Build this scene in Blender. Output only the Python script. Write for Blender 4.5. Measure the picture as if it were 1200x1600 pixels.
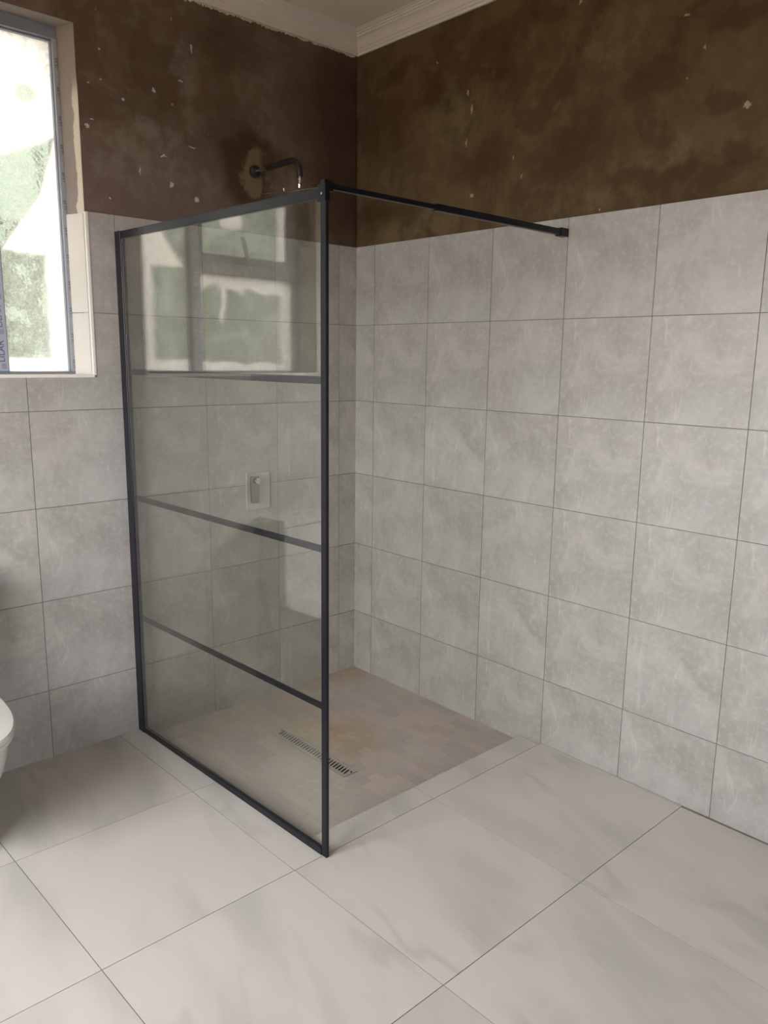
import bpy, bmesh, math, random
from mathutils import Vector, Matrix, Euler
random.seed(7)
for o in list(bpy.data.objects): bpy.data.objects.remove(o)
SC = bpy.context.scene
C = SC.collection

# ------------------------------------------------------------------ camera, sky, light, exposure
cam_d = bpy.data.cameras.new('camera'); cam = bpy.data.objects.new('camera', cam_d); C.objects.link(cam)
RT = Vector((0.7383, -0.6743, 0.0130)); UP = Vector((0.1197, 0.1500, 0.9814)); FW = Vector((0.6638, 0.7230, -0.1914))
CP = Vector((-2.4642, -2.8942, 1.5107))
RT.normalize(); FW.normalize(); UP = RT.cross(FW)
M = Matrix((RT, UP, -FW)).transposed().to_4x4(); M.translation = CP
cam.matrix_world = M
cam_d.sensor_fit = 'HORIZONTAL'; cam_d.sensor_width = 36.0; cam_d.lens = 1235.0/1200.0*36.0
cam_d.clip_start = 0.02
SC.camera = cam

SKY = 22.6
world = bpy.data.worlds.new('overcast_sky'); SC.world = world; world.use_nodes = True
bg = world.node_tree.nodes['Background']; bg.inputs[0].default_value = (1.0, 0.97, 0.99, 1); bg.inputs[1].default_value = SKY
SC.view_settings.view_transform = 'Standard'; SC.view_settings.look = 'None'
SC.view_settings.gamma = 1.0; SC.view_settings.use_curve_mapping = False
SC.view_settings.exposure = 0.0
SC.cycles.use_denoising = True
SC.cycles.max_bounces = 12; SC.cycles.diffuse_bounces = 6; SC.cycles.glossy_bounces = 4; SC.cycles.transparent_max_bounces = 12
SC.cycles.sample_clamp_indirect = 8.0
SC.cycles.caustics_reflective = False; SC.cycles.caustics_refractive = False

# room and openings
X0, Y0 = -3.70, -4.30 # far sides of the room; the photographed corner is at x = 0, y = 0
ZC = 2.885                       # ceiling
ZT = 2.006                       # top of the wall tiles
OX0, OX1, OZ0, OZ1 = -2.150, -1.262, 1.436, 2.615      # window opening in wall_left
REV = 0.085                      # reveal depth to the window frame
WY0, WY1, WZ0, WZ1 = -2.35, -0.35, 0.95, 2.35 # second window, in the wall behind and left of the camera
def portal(name, loc, rot, sx, sy):
    l = bpy.data.lights.new(name, 'AREA'); l.shape = 'RECTANGLE'; l.size = sx; l.size_y = sy
    l.cycles.is_portal = True
    o = bpy.data.objects.new(name, l); C.objects.link(o); o.location = loc; o.rotation_euler = rot
portal('portal_front', ((OX0+OX1)/2, 0.26, (OZ0+OZ1)/2), (math.radians(-90), 0, 0), OX1-OX0, OZ1-OZ0)
DX_0, DX_1, DZ_1 = -2.60, -1.95, 2.05 # unseen glazed opening behind the camera, added as fill light
portal('portal_rear', ((DX_0+DX_1)/2, Y0-0.24, DZ_1/2), (math.radians(90), 0, 0), DX_1-DX_0, DZ_1)
portal('portal_side', (X0-0.24, (WY0+WY1)/2, (WZ0+WZ1)/2), (0, math.radians(-90), 0), WZ1-WZ0, WY1-WY0)

# ------------------------------------------------------------------ node helpers
class NT:
    def __init__(s, name):
        s.m = bpy.data.materials.new(name); s.m.use_nodes = True
        s.t = s.m.node_tree; s.t.nodes.clear()
        s.out = s.t.nodes.new('ShaderNodeOutputMaterial')
    def n(s, typ, **kw):
        nd = s.t.nodes.new(typ)
        for k, v in kw.items():
            if k.startswith('i_'):
                s.set(nd.inputs[int(k[2:]) if k[2:].isdigit() else k[2:].replace('_', ' ')], v)
            else: setattr(nd, k, v)
        return nd
    def set(s, inp, v):
        if isinstance(v, bpy.types.NodeSocket): s.t.links.new(v, inp)
        else: inp.default_value = v
    def math(s, op, a, b=0.0, c=None, clamp=False):
        nd = s.n('ShaderNodeMath', operation=op, use_clamp=clamp); s.set(nd.inputs[0], a); s.set(nd.inputs[1], b)
        if c is not None: s.set(nd.inputs[2], c)
        return nd.outputs[0]
    def vmath(s, op, a, b=(0, 0, 0)):
        nd = s.n('ShaderNodeVectorMath', operation=op); s.set(nd.inputs[0], a); s.set(nd.inputs[1], b)
        return nd.outputs[1] if op in ('LENGTH', 'DISTANCE') else nd.outputs[0]
    def mix(s, f, a, b, blend='MIX'):
        nd = s.n('ShaderNodeMix', data_type='RGBA', blend_type=blend)
        s.set(nd.inputs[0], f)
        for i, v in ((6, a), (7, b)):
            s.set(nd.inputs[i], v if isinstance(v, bpy.types.NodeSocket) else (*v, 1)[:4])
        return nd.outputs[2]
    def ramp(s, v, lo, hi, a=0.0, b=1.0):
        nd = s.n('ShaderNodeMapRange', interpolation_type='SMOOTHSTEP'); s.set(nd.inputs[0], v)
        for i, q in zip((1, 2, 3, 4), (lo, hi, a, b)): s.set(nd.inputs[i], q)
        return nd.outputs[0]
    def noise(s, vec, scale, detail=4, rough=0.55, dist=0.0):
        nd = s.n('ShaderNodeTexNoise'); s.set(nd.inputs['Vector'], vec); s.set(nd.inputs['Scale'], scale)
        s.set(nd.inputs['Detail'], detail); s.set(nd.inputs['Roughness'], rough); s.set(nd.inputs['Distortion'], dist)
        return nd
    def mapping(s, vec, loc=(0, 0, 0), rot=(0, 0, 0), scale=(1, 1, 1)):
        nd = s.n('ShaderNodeMapping'); s.set(nd.inputs[0], vec); s.set(nd.inputs[1], loc); s.set(nd.inputs[2], rot); s.set(nd.inputs[3], scale)
        return nd.outputs[0]
    def obj(s): return s.n('ShaderNodeTexCoord').outputs['Object']
    def rnd(s): return s.n('ShaderNodeObjectInfo').outputs['Random']
    def bump(s, h, strength=0.2, dist=0.002):
        nd = s.n('ShaderNodeBump'); s.set(nd.inputs['Strength'], strength); s.set(nd.inputs['Distance'], dist); s.set(nd.inputs['Height'], h)
        return nd.outputs[0]
    def pbsdf(s, col, rough=0.5, metal=0.0, bump=None, spec=0.5):
        nd = s.n('ShaderNodeBsdfPrincipled')
        s.set(nd.inputs['Base Color'], col if isinstance(col, bpy.types.NodeSocket) else (*col, 1)[:4])
        s.set(nd.inputs['Roughness'], rough); s.set(nd.inputs['Metallic'], metal); s.set(nd.inputs['Specular IOR Level'], spec)
        if bump is not None: s.t.links.new(bump, nd.inputs['Normal'])
        s.t.links.new(nd.outputs[0], s.out.inputs[0]); return s.m
    def ellipse(s, vec, c, r, soft=0.35):
        """1 inside the ellipse round c with radii r, 0 outside."""
        d = s.vmath('SUBTRACT', vec, c); d = s.vmath('DIVIDE', d, r); l = s.vmath('LENGTH', d)
        return s.ramp(l, 1+soft, 1-soft)

def simple(name, col, rough=0.5, metal=0.0, var=0.06, scale=30, bump=0.0, spec=0.5):
    t = NT(name); o = t.obj(); nz = t.noise(o, scale).outputs[0]
    k = t.math('MULTIPLY_ADD', nz, 2*var, 1-var)
    mulc = t.n('ShaderNodeVectorMath', operation='SCALE'); mulc.inputs[0].default_value = col; t.set(mulc.inputs[3], k)
    return t.pbsdf(mulc.outputs[0], rough, metal, t.bump(nz, bump) if bump else None, spec)

# ------------------------------------------------------------------ materials
def mat_wall_tile():
    t = NT('wall_tile_glaze'); o = t.obj(); r = t.rnd()
    # four prints of the same stone pattern, as a printed ceramic tile has
    k = t.math('FLOOR', t.math('MULTIPLY', r, 3.999))
    off = t.n('ShaderNodeCombineXYZ'); t.set(off.inputs[0], t.math('MULTIPLY', k, 3.7)); t.set(off.inputs[1], t.math('MULTIPLY', k, 1.9))
    p = t.vmath('ADD', o, off.outputs[0])
    big = t.noise(p, 5.5, 6, 0.6, 0.6).outputs[0]
    fine = t.noise(p, 42, 5, 0.65).outputs[0]
    ps = t.mapping(p, rot=(0, 0, math.radians(38)), scale=(26, 5.0, 5))
    st = t.ramp(t.noise(ps, 1.3, 4, 0.6, 0.8).outputs[0], 0.58, 0.74)
    pv = t.mapping(p, rot=(0, 0, math.radians(-9)), scale=(60, 9, 9))
    st2 = t.ramp(t.noise(pv, 1.0, 3, 0.5, 0.4).outputs[0], 0.66, 0.80)
    dk = t.ramp(t.noise(t.mapping(p, rot=(0, 0, math.radians(30)), scale=(11, 5, 5)), 1.6, 5, 0.6, 1.0).outputs[0], 0.50, 0.72)
    c = t.mix(t.ramp(big, 0.30, 0.72), (0.300, 0.286, 0.273), (0.400, 0.381, 0.366))
    c = t.mix(t.math('MULTIPLY', dk, 0.30), c, (0.250, 0.236, 0.222))
    c = t.mix(t.math('MULTIPLY', t.ramp(fine, 0.45, 0.68), 0.30), c, (0.50, 0.478, 0.46))
    c = t.mix(t.math('MULTIPLY', st, 0.42), c, (0.55, 0.53, 0.51))
    c = t.mix(t.math('MULTIPLY', st2, 0.36), c, (0.62, 0.60, 0.58))
    hue = t.noise(p, 2.2, 1).outputs[0]
    c = t.mix(t.math('MULTIPLY', t.ramp(hue, 0.45, 0.6), 0.30), c, (0.40, 0.405, 0.385))
    v = t.math('MULTIPLY_ADD', t.n('ShaderNodeObjectInfo').outputs['Random'], 0.07, 0.965)
    sc = t.n('ShaderNodeVectorMath', operation='SCALE'); t.set(sc.inputs[0], c); t.set(sc.inputs[3], v)
    return t.pbsdf(sc.outputs[0], t.ramp(fine, 0.3, 0.8, 0.34, 0.46), 0, t.bump(fine, 0.10, 0.0015), 0.4)
def mat_floor_tile():
    t = NT('floor_tile_glaze'); o = t.obj(); r = t.rnd()
    off = t.n('ShaderNodeCombineXYZ'); t.set(off.inputs[0], t.math('MULTIPLY', r, 40)); t.set(off.inputs[1], t.math('MULTIPLY', r, 17))
    p = t.vmath('ADD', o, off.outputs[0])
    pr = t.mapping(t.mapping(p, rot=(0, 0, math.radians(14))), scale=(3.0, 1, 1))
    nz = t.noise(pr, 1.3, 4, 0.5, 0.3).outputs[0]
    vein = t.math('ABSOLUTE', t.math('SUBTRACT', t.noise(pr, 1.1, 3, 0.5, 0.15).outputs[0], 0.52))
    vein = t.ramp(vein, 0.045, 0.0)
    wide = t.ramp(nz, 0.44, 0.66)
    c = t.mix(wide, (0.545, 0.522, 0.498), (0.455, 0.441, 0.422))
    c = t.mix(t.math('MULTIPLY', t.math('MULTIPLY', vein, t.ramp(t.noise(p, 2.6, 2).outputs[0], 0.45, 0.62)), 0.55), c, (0.40, 0.385, 0.37))
    c = t.mix(t.math('MULTIPLY', t.ramp(t.noise(p, 1.7, 2).outputs[0], 0.5, 0.65), 0.35), c, (0.560, 0.520, 0.490))
    # dried builder's dust in places
    g = t.n('ShaderNodeNewGeometry').outputs['Position']
    st = t.ellipse(t.vmath('ADD', g, t.vmath('SCALE', t.noise(g, 9, 3).outputs[1], (0, 0, 0))), (-1.70, -0.93, 0), (0.17, 0.10, 1), 0.6)
    st = t.math('MULTIPLY', st, t.ramp(t.noise(g, 22, 4).outputs[0], 0.42, 0.62))
    c = t.mix(t.math('MULTIPLY', st, 0.40), c, (0.50, 0.435, 0.34))
    sp = t.ramp(t.noise(g, 70, 2).outputs[0], 0.775, 0.80)
    c = t.mix(t.math('MULTIPLY', sp, 0.5), c, (0.25, 0.22, 0.19))
    rg = t.ramp(nz, 0.3, 0.8, 0.31, 0.37)
    return t.pbsdf(c, rg, 0, None, 0.38)
def mat_mosaic():
    t = NT('shower_tile_clay'); r = t.rnd(); g = t.n('ShaderNodeNewGeometry').outputs['Position']
    off = t.n('ShaderNodeCombineXYZ'); t.set(off.inputs[0], t.math('MULTIPLY', r, 90))
    p = t.vmath('ADD', g, off.outputs[0])
    wn = t.n('ShaderNodeTexWhiteNoise', noise_dimensions='1D'); t.set(wn.inputs['W'], t.math('MULTIPLY', r, 97.3))
    c = t.mix(t.ramp(r, 0.0, 1.0), (0.345, 0.302, 0.282), (0.43, 0.365, 0.325))
    c = t.mix(t.ramp(wn.outputs[0], 0.55, 1.0), c, (0.41, 0.352, 0.338))
    c = t.mix(t.math('MULTIPLY', t.ramp(wn.outputs[0], 0.25, 0.0), 0.8), c, (0.325, 0.302, 0.290))
    c = t.mix(t.math('MULTIPLY', t.ramp(t.noise(g, 3.2, 3).outputs[0], 0.35, 0.68), 0.55), c, (0.385, 0.345, 0.322))
    # ochre mud washed towards the drain and into the far corner
    d = t.vmath('ADD', g, t.vmath('SUBTRACT', t.noise(g, 6, 4).outputs[1], (0.5, 0.5, 0.5)))
    m1 = t.ellipse(g, (-0.56, -0.52, 0), (0.17, 0.20, 1), 0.75)
    m2 = t.ellipse(g, (-0.05, -0.02, 0), (0.22, 0.12, 1), 0.8)
    m = t.math('MULTIPLY', t.math('ADD', m1, m2, clamp=True), t.ramp(t.noise(g, 14, 5, 0.6).outputs[0], 0.22, 0.62))
    c = t.mix(t.math('MULTIPLY', m, 0.85), c, (0.33, 0.245, 0.15))
    fl = t.ramp(t.noise(g, 26, 4, 0.6).outputs[0], 0.66, 0.74)
    c = t.mix(t.math('MULTIPLY', fl, 0.45), c, (0.42, 0.38, 0.32))
    w = t.math('MULTIPLY', t.ellipse(g, (-0.83, -0.80, 0), (0.10, 0.09, 1), 0.7), t.ramp(t.noise(g, 30, 4).outputs[0], 0.52, 0.62))
    c = t.mix(t.math('MULTIPLY', w, 0.6), c, (0.46, 0.45, 0.42))
    nz = t.noise(g, 60, 4).outputs[0]
    c = t.vmath('MULTIPLY', c, (1.14, 1.14, 1.15))
    return t.pbsdf(c, 0.55, 0, t.bump(nz, 0.12, 0.001), 0.35)

DARK_R = [(-1.163,2.236,.153,.089),(-.746,2.245,.126,.08),(-.764,2.576,.093,.027),(-.793,2.679,.106,.066),(-.296,2.705,.113,.03),(-.453,2.559,.065,.077),(-1.441,2.409,.131,.086),(-1.682,2.271,.055,.033),(-1.739,2.118,.054,.033),(-1.701,2.504,.094,.038),(-1.441,2.112,.144,.048),(-.163,2.146,.115,.075),(-.178,2.485,.159,.156)]
LITE_R = [(-1.557,2.168,.125,.038),(-.573,2.456,.151,.095),(-1.234,2.077,.076,.042),(-.448,2.043,.11,.046),(-1.297,2.549,.184,.118)]
FLECK_R = [(-.481,2.673,.007,.005),(-.651,2.523,.005,.014),(-.674,2.461,.005,.019),(-.649,2.338,.003,.014),(-.889,2.252,.003,.011),(-.932,2.178,.003,.009),(-.688,2.143,.01,.007),(-1.15,2.703,.005,.01),(-1.542,2.553,.011,.007),(-1.56,2.369,.004,.004),(-1.756,2.254,.013,.011),(-1.61,2.446,.004,.007),(-1.276,2.02,.003,.004),(-.652,2.349,.003,.009)]
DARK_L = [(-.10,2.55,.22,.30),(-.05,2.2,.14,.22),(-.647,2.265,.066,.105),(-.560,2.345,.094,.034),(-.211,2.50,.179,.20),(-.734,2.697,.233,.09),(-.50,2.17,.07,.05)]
LITE_L = [(-1.0,2.216,.20,.135),(-.847,2.559,.054,.101),(-.33,2.21,.12,.05)]
FLECK_L = [(-.947,2.243,.013,.005),(-1.042,2.175,.004,.02),(-1.165,2.064,.005,.004),(-1.178,2.458,.007,.004),(-1.222,2.438,.005,.004),(-1.216,2.318,.009,.004),(-1.235,2.295,.009,.008),(-1.177,2.555,.005,.006),(-.817,2.643,.004,.02),(-.865,2.52,.011,.003),(-.975,2.465,.008,.009),(-1.096,2.407,.005,.006),(-.9,2.433,.004,.003),(-.917,2.146,.011,.012),(-.813,2.105,.011,.012),(-.825,2.294,.019,.003)]
def mat_plaster(name, axis, dark, lite, fleck, extra=None, tone=(1, 1, 1)):
    t = NT(name); o = t.n('ShaderNodeNewGeometry').outputs['Position']
    def cc(a, z): return (a, 0, z) if axis == 'x' else (0, a, z)
    def rr(a, z): return (a, 9, z) if axis == 'x' else (9, a, z)
    wob = t.vmath('SUBTRACT', t.noise(o, 7, 4, 0.6).outputs[1], (0.5, 0.5, 0.5))
    ws = t.n('ShaderNodeVectorMath', operation='SCALE'); t.set(ws.inputs[0], wob); t.set(ws.inputs[3], 0.22)
    w = t.vmath('ADD', o, ws.outputs[0])
    def union(lst, vec, soft):
        acc = None
        for a, z, ra, rz in lst:
            e = t.ellipse(vec, cc(a, z), rr(ra, rz), soft)
            acc = e if acc is None else t.math('MAXIMUM', acc, e)
        return acc
    big = t.noise(o, 2.4, 6, 0.62, 0.5).outputs[0]
    mid = t.noise(o, 14, 6, 0.65).outputs[0]
    c = t.mix(t.ramp(big, 0.34, 0.68), (0.094, 0.058, 0.032), (0.150, 0.100, 0.058))
    c = t.mix(t.math('MULTIPLY', t.ramp(mid, 0.45, 0.75), 0.5), c, (0.195, 0.138, 0.088))
    c = t.mix(t.math('MULTIPLY', t.ramp(t.noise(t.vmath('ADD', o, (7, 3, 5)), 3.1, 5, 0.6, 1.0).outputs[0], 0.52, 0.60), 0.40), c, (0.062, 0.032, 0.014))
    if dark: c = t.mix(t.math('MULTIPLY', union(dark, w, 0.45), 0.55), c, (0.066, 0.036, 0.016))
    if lite: c = t.mix(t.math('MULTIPLY', t.math('MULTIPLY', union(lite, w, 0.6), t.ramp(mid, 0.3, 0.62)), 0.55), c, (0.20, 0.155, 0.10))
    if extra: c = extra(t, o, w, c)
    # lime and plaster flecks
    vs = t.mapping(o, scale=(28, 28, 11) )
    vo = t.n('ShaderNodeTexVoronoi'); t.set(vo.inputs['Vector'], vs); vo.inputs['Scale'].default_value = 1.0
    sep = t.n('ShaderNodeSeparateColor'); t.set(sep.inputs[0], vo.outputs['Color'])
    spk = t.math('MULTIPLY', t.ramp(vo.outputs['Distance'], 0.10, 0.05), t.math('GREATER_THAN', sep.outputs[0], 0.90))
    spk = t.math('MULTIPLY', spk, t.ramp(t.noise(o, 3, 2).outputs[0], 0.45, 0.6))
    c = t.mix(t.math('MULTIPLY', spk, 0.55), c, (0.45, 0.40, 0.32))
    fs = t.n('ShaderNodeVectorMath', operation='SCALE'); t.set(fs.inputs[0], t.vmath('SUBTRACT', t.noise(o, 90, 3).outputs[1], (0.5, 0.5, 0.5))); fs.inputs[3].default_value = 0.022; fw_ = fs.outputs[0]
    if fleck: c = t.mix(t.math('MULTIPLY', union([(a, z, ra*0.8, rz*0.8) for a, z, ra, rz in fleck], t.vmath('ADD', o, fw_), 0.3), 0.75), c, (0.50, 0.45, 0.38))
    c = t.vmath('MULTIPLY', c, tone)
    h = t.math('ADD', mid, t.math('MULTIPLY', t.noise(o, 160, 3).outputs[0], 0.35))
    return t.pbsdf(c, 0.85, 0, t.bump(h, 0.5, 0.004), 0.2)
def extra_left(t, o, w, c):
    ring = t.ellipse(w, (-.545, 0, 2.240), (.062, 9, .088), 0.2)
    c = t.mix(t.math('MULTIPLY', t.ellipse(w, (-.575, 0, 2.25), (.125, 9, .150), 0.3), 0.78), c, (0.045, 0.022, 0.009))
    c = t.mix(t.math('MULTIPLY', ring, 0.75), c, (0.165, 0.120, 0.055))
    s = t.n('ShaderNodeSeparateXYZ'); t.set(s.inputs[0], o)
    c = t.mix(t.math('MULTIPLY', t.ellipse(w, (-.03, 0, 2.45), (.24, 9, .42), 0.5), 0.55), c, (0.030, 0.016, 0.009))  # shade towards the room corner painted into the plaster colour
    # reddish, greyer wash just above the tiles
    low = t.math('MULTIPLY', t.ramp(s.outputs[2], 2.38, 2.02), t.ramp(s.outputs[0], -0.55, -0.95))
    c = t.mix(t.math('MULTIPLY', low, 0.55), c, (0.150, 0.105, 0.078))
    # daylight painted on the window reveal as grey-brown; cream painted strip at its edge
    rev = t.ramp(s.outputs[1], 0.0095, 0.0115)
    c = t.mix(rev, c, (0.22, 0.18, 0.13))
    sn = t.noise(o, 11, 3).outputs[0]
    edge = t.math('ADD', s.outputs[1], t.math('MULTIPLY', sn, 0.05))
    pst = t.math('MULTIPLY', t.ramp(edge, 0.062, 0.054), t.ramp(s.outputs[2], 2.46, 2.36))
    pst = t.math('MULTIPLY', pst, t.ramp(s.outputs[0], -1.2600, -1.2615))
    c = t.mix(t.math('MULTIPLY', pst, 0.9), c, (0.52, 0.44, 0.30))
    return c
def mat_archglass(name, tint, refl=1.0):
    t = NT(name); g = t.n('ShaderNodeNewGeometry')
    d = t.n('ShaderNodeVectorMath', operation='DOT_PRODUCT'); t.set(d.inputs[0], g.outputs['Incoming']); t.set(d.inputs[1], g.outputs['Normal'])
    cs = t.math('ABSOLUTE', d.outputs['Value'])
    f = t.math('POWER', t.math('SUBTRACT', 1.0, cs, clamp=True), 5.0)
    f = t.math('MULTIPLY_ADD', f, 0.955*refl, 0.045*refl)
    tr = t.n('ShaderNodeBsdfTransparent'); tr.inputs[0].default_value = (*tint, 1)
    gl = t.n('ShaderNodeBsdfGlossy'); gl.inputs['Roughness'].default_value = 0.0; gl.inputs[0].default_value = (1, 1, 1, 1)
    mx = t.n('ShaderNodeMixShader'); t.set(mx.inputs[0], f); t.set(mx.inputs[1], tr.outputs[0]); t.set(mx.inputs[2], gl.outputs[0])
    t.t.links.new(mx.outputs[0], t.out.inputs[0]); return t.m
def mat_painted_glass(name, maskfn):
    """Obscure (pebbled) glass with white paint wiped over parts of it. maskfn -> 0 clear .. 1 painted"""
    t = NT(name); o = t.n('ShaderNodeNewGeometry').outputs['Position']
    s = t.n('ShaderNodeSeparateXYZ'); t.set(s.inputs[0], o)
    wob = t.math('SUBTRACT', t.noise(o, 9, 5, 0.6).outputs[0], 0.5)
    m = maskfn(t, s.outputs[0], s.outputs[2], wob, o)
    vo = t.n('ShaderNodeTexVoronoi', feature='SMOOTH_F1'); t.set(vo.inputs['Vector'], o); vo.inputs['Scale'].default_value = 95
    peb = t.ramp(t.noise(o, 95, 2, 0.5, 1.6).outputs[0], 0.46, 0.56)
    m2 = t.math('MAXIMUM', m, t.math('MULTIPLY', peb, 0.42))
    paint = t.n('ShaderNodeBsdfTranslucent')
    pc = t.mix(t.ramp(t.noise(o, 6, 5, 0.6).outputs[0], 0.35, 0.7), (0.45, 0.437, 0.41), (0.475, 0.47, 0.455))
    t.set(paint.inputs[0], pc)
    bmp = t.bump(vo.outputs['Distance'], 0.6, 0.004)
    rf = t.n('ShaderNodeBsdfRefraction'); rf.inputs['IOR'].default_value = 1.06; rf.inputs['Roughness'].default_value = 0.12
    rf.inputs[0].default_value = (0.40, 0.44, 0.39, 1); t.t.links.new(bmp, rf.inputs['Normal'])
    tl = t.n('ShaderNodeBsdfTranslucent'); tl.inputs[0].default_value = (0.185, 0.207, 0.172, 1); t.t.links.new(bmp, tl.inputs['Normal'])
    clear = t.n('ShaderNodeMixShader'); clear.inputs[0].default_value = 0.62; t.set(clear.inputs[1], rf.outputs[0]); t.set(clear.inputs[2], tl.outputs[0])
    mx = t.n('ShaderNodeMixShader'); t.set(mx.inputs[0], m2); t.set(mx.inputs[1], clear.outputs[0]); t.set(mx.inputs[2], paint.outputs[0])
    gl = t.n('ShaderNodeBsdfGlossy'); gl.inputs['Roughness'].default_value = 0.15
    fin = t.n('ShaderNodeMixShader'); fin.inputs[0].default_value = 0.04; t.set(fin.inputs[1], mx.outputs[0]); t.set(fin.inputs[2], gl.outputs[0])
    t.t.links.new(fin.outputs[0], t.out.inputs[0]); return t.m
def halfplane(t, x, z, wob, a, b, amp=0.05, soft=0.008):
    """1 on the left of the directed line a->b in the (x, z) plane"""
    dx, dz = b[0]-a[0], b[1]-a[1]; L = math.hypot(dx, dz); nx, nz = -dz/L, dx/L
    v = t.math('ADD', t.math('MULTIPLY', t.math('SUBTRACT', x, a[0]), nx), t.math('MULTIPLY', t.math('SUBTRACT', z, a[1]), nz))
    v = t.math('ADD', v, t.math('MULTIPLY', wob, amp))
    return t.ramp(v, -soft, soft)

WT = mat_wall_tile(); FT = mat_floor_tile(); MT = mat_mosaic()
PL_L = mat_plaster('brown_plaster_left', 'x', DARK_L, LITE_L, FLECK_L, extra_left, (1.12, 1.22, 1.50))  # haze put into the tone: this wall lighter and bluer
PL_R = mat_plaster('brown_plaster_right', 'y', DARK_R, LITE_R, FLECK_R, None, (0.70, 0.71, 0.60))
PL_O = mat_plaster('brown_plaster_plain', 'x', None, None, None)
GROUT = simple('grout', (0.155, 0.142, 0.130), 0.9, var=0.2, scale=60)
GROUTF = simple('floor_grout', (0.20, 0.18, 0.16), 0.9, var=0.25, scale=40)
CEIL = simple('ceiling_paint', (0.66, 0.62, 0.545), 0.9, var=0.04, scale=4)
CORN = simple('cornice_plaster', (0.60, 0.565, 0.52), 0.8, var=0.05, scale=9)
ADH = simple('cornice_adhesive', (0.50, 0.46, 0.36), 0.9, var=0.35, scale=70, bump=0.5)
BLACK = simple('black_powder_coat', (0.005, 0.006, 0.010), 0.32, var=0.1, scale=50, spec=0.38)
BLACKM = simple('matt_black_sleeve', (0.012, 0.010, 0.010), 0.45, var=0.1)
CHROME = simple('chrome', (0.80, 0.80, 0.79), 0.09, 1.0, var=0.02)
BRUSH = simple('brushed_plate', (0.48, 0.47, 0.45), 0.30, 0.35, var=0.05, scale=15)
STEEL = simple('drain_steel', (0.50, 0.47, 0.43), 0.40, 0.5, var=0.25, scale=90)
HOLE = simple('drain_dark', (0.012, 0.010, 0.008), 0.9)
CERAM = simple('white_ceramic', (0.64, 0.635, 0.615), 0.12, var=0.02, scale=3)
SEATM = simple('white_seat_plastic', (0.62, 0.61, 0.59), 0.28, var=0.02, scale=3)
FRAME = simple('grey_window_metal', (0.205, 0.225, 0.262), 0.40, 0.0, var=0.15, scale=25)
TAPE = simple('protective_tape', (0.36, 0.375, 0.46), 0.55, var=0.08, scale=12)
INK = simple('tape_ink', (0.06, 0.08, 0.12), 0.6)
TRIMW = simple('white_tile_trim', (0.74, 0.71, 0.65), 0.30, var=0.03)
REVT = simple('cream_reveal_tile', (0.56, 0.54, 0.50), 0.28, var=0.05, scale=8)
SHGLASS = mat_archglass('greenish_shower_glass', (0.952, 0.964, 0.932), 2.0)
CLEARG = mat_archglass('clear_window_glass', (0.97, 0.98, 0.97))
GRASS = simple('earth_ground', (0.26, 0.20, 0.15), 0.95, var=0.3, scale=5)
LEAF = simple('hedge_leaves', (0.13, 0.175, 0.09), 0.7, var=0.5, scale=18)
BARK = simple('hedge_stem', (0.10, 0.07, 0.045), 0.9, var=0.3)

# ------------------------------------------------------------------ mesh helpers
def link(name, me, mat, parent=None, matrix=None):
    o = bpy.data.objects.new(name, me); C.objects.link(o)
    if mat is not None and len(me.materials) == 0: me.materials.append(mat)
    if parent is not None: o.parent = parent
    if matrix is not None: o.matrix_local = matrix
    return o
def obj(name, bm, mat, parent=None, matrix=None, smooth=False):
    bmesh.ops.recalc_face_normals(bm, faces=bm.faces[:])
    me = bpy.data.meshes.new(name)
    bm.to_mesh(me); bm.free()
    if smooth:
        me.polygons.foreach_set('use_smooth', [True]*len(me.polygons))
        try: me.set_sharp_from_angle(angle=math.radians(35))
        except Exception: pass
    return link(name, me, mat, parent, matrix)
def box(bm, x0, x1, y0, y1, z0, z1, bev=0.0):
    vs = [bm.verts.new((x, y, z)) for x in (x0, x1) for y in (y0, y1) for z in (z0, z1)]
    fs = [(0,1,3,2),(4,6,7,5),(0,4,5,1),(2,3,7,6),(0,2,6,4),(1,5,7,3)]
    faces = [bm.faces.new([vs[i] for i in f]) for f in fs]
    if bev:
        es = list({e for f in faces for e in f.edges})
        bmesh.ops.bevel(bm, geom=es, offset=bev, segments=2, affect='EDGES', profile=0.7)
    return vs
def obox(bm, c, ax, ay, az, hx, hy, hz):
    c, ax, ay, az = (Vector(v) for v in (c, ax, ay, az))
    vs = [bm.verts.new(c+ax*(sx*hx)+ay*(sy*hy)+az*(sz*hz)) for sx in (-1,1) for sy in (-1,1) for sz in (-1,1)]
    for f in [(0,1,3,2),(4,6,7,5),(0,4,5,1),(2,3,7,6),(0,2,6,4),(1,5,7,3)]: bm.faces.new([vs[i] for i in f])
def tube(bm, pts, r, seg=20, caps=True):
    pts = [Vector(p) for p in pts]; rs = r if isinstance(r, (list, tuple)) else [r]*len(pts)
    prev = None; rings = []
    up = Vector((0.13, 0.21, 0.97))
    for i, p in enumerate(pts):
        d = (pts[min(i+1, len(pts)-1)]-pts[max(i-1, 0)]).normalized()
        if prev is None: a = d.orthogonal().normalized()
        else: a = (prev-d*prev.dot(d)).normalized()
        prev = a; b = d.cross(a)
        rings.append([bm.verts.new(p+(a*math.cos(2*math.pi*k/seg)+b*math.sin(2*math.pi*k/seg))*rs[i]) for k in range(seg)])
    for i in range(len(rings)-1):
        for k in range(seg): bm.faces.new((rings[i][k], rings[i][(k+1) % seg], rings[i+1][(k+1) % seg], rings[i+1][k]))
    if caps: bm.faces.new(rings[0][::-1]); bm.faces.new(rings[-1])
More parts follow.
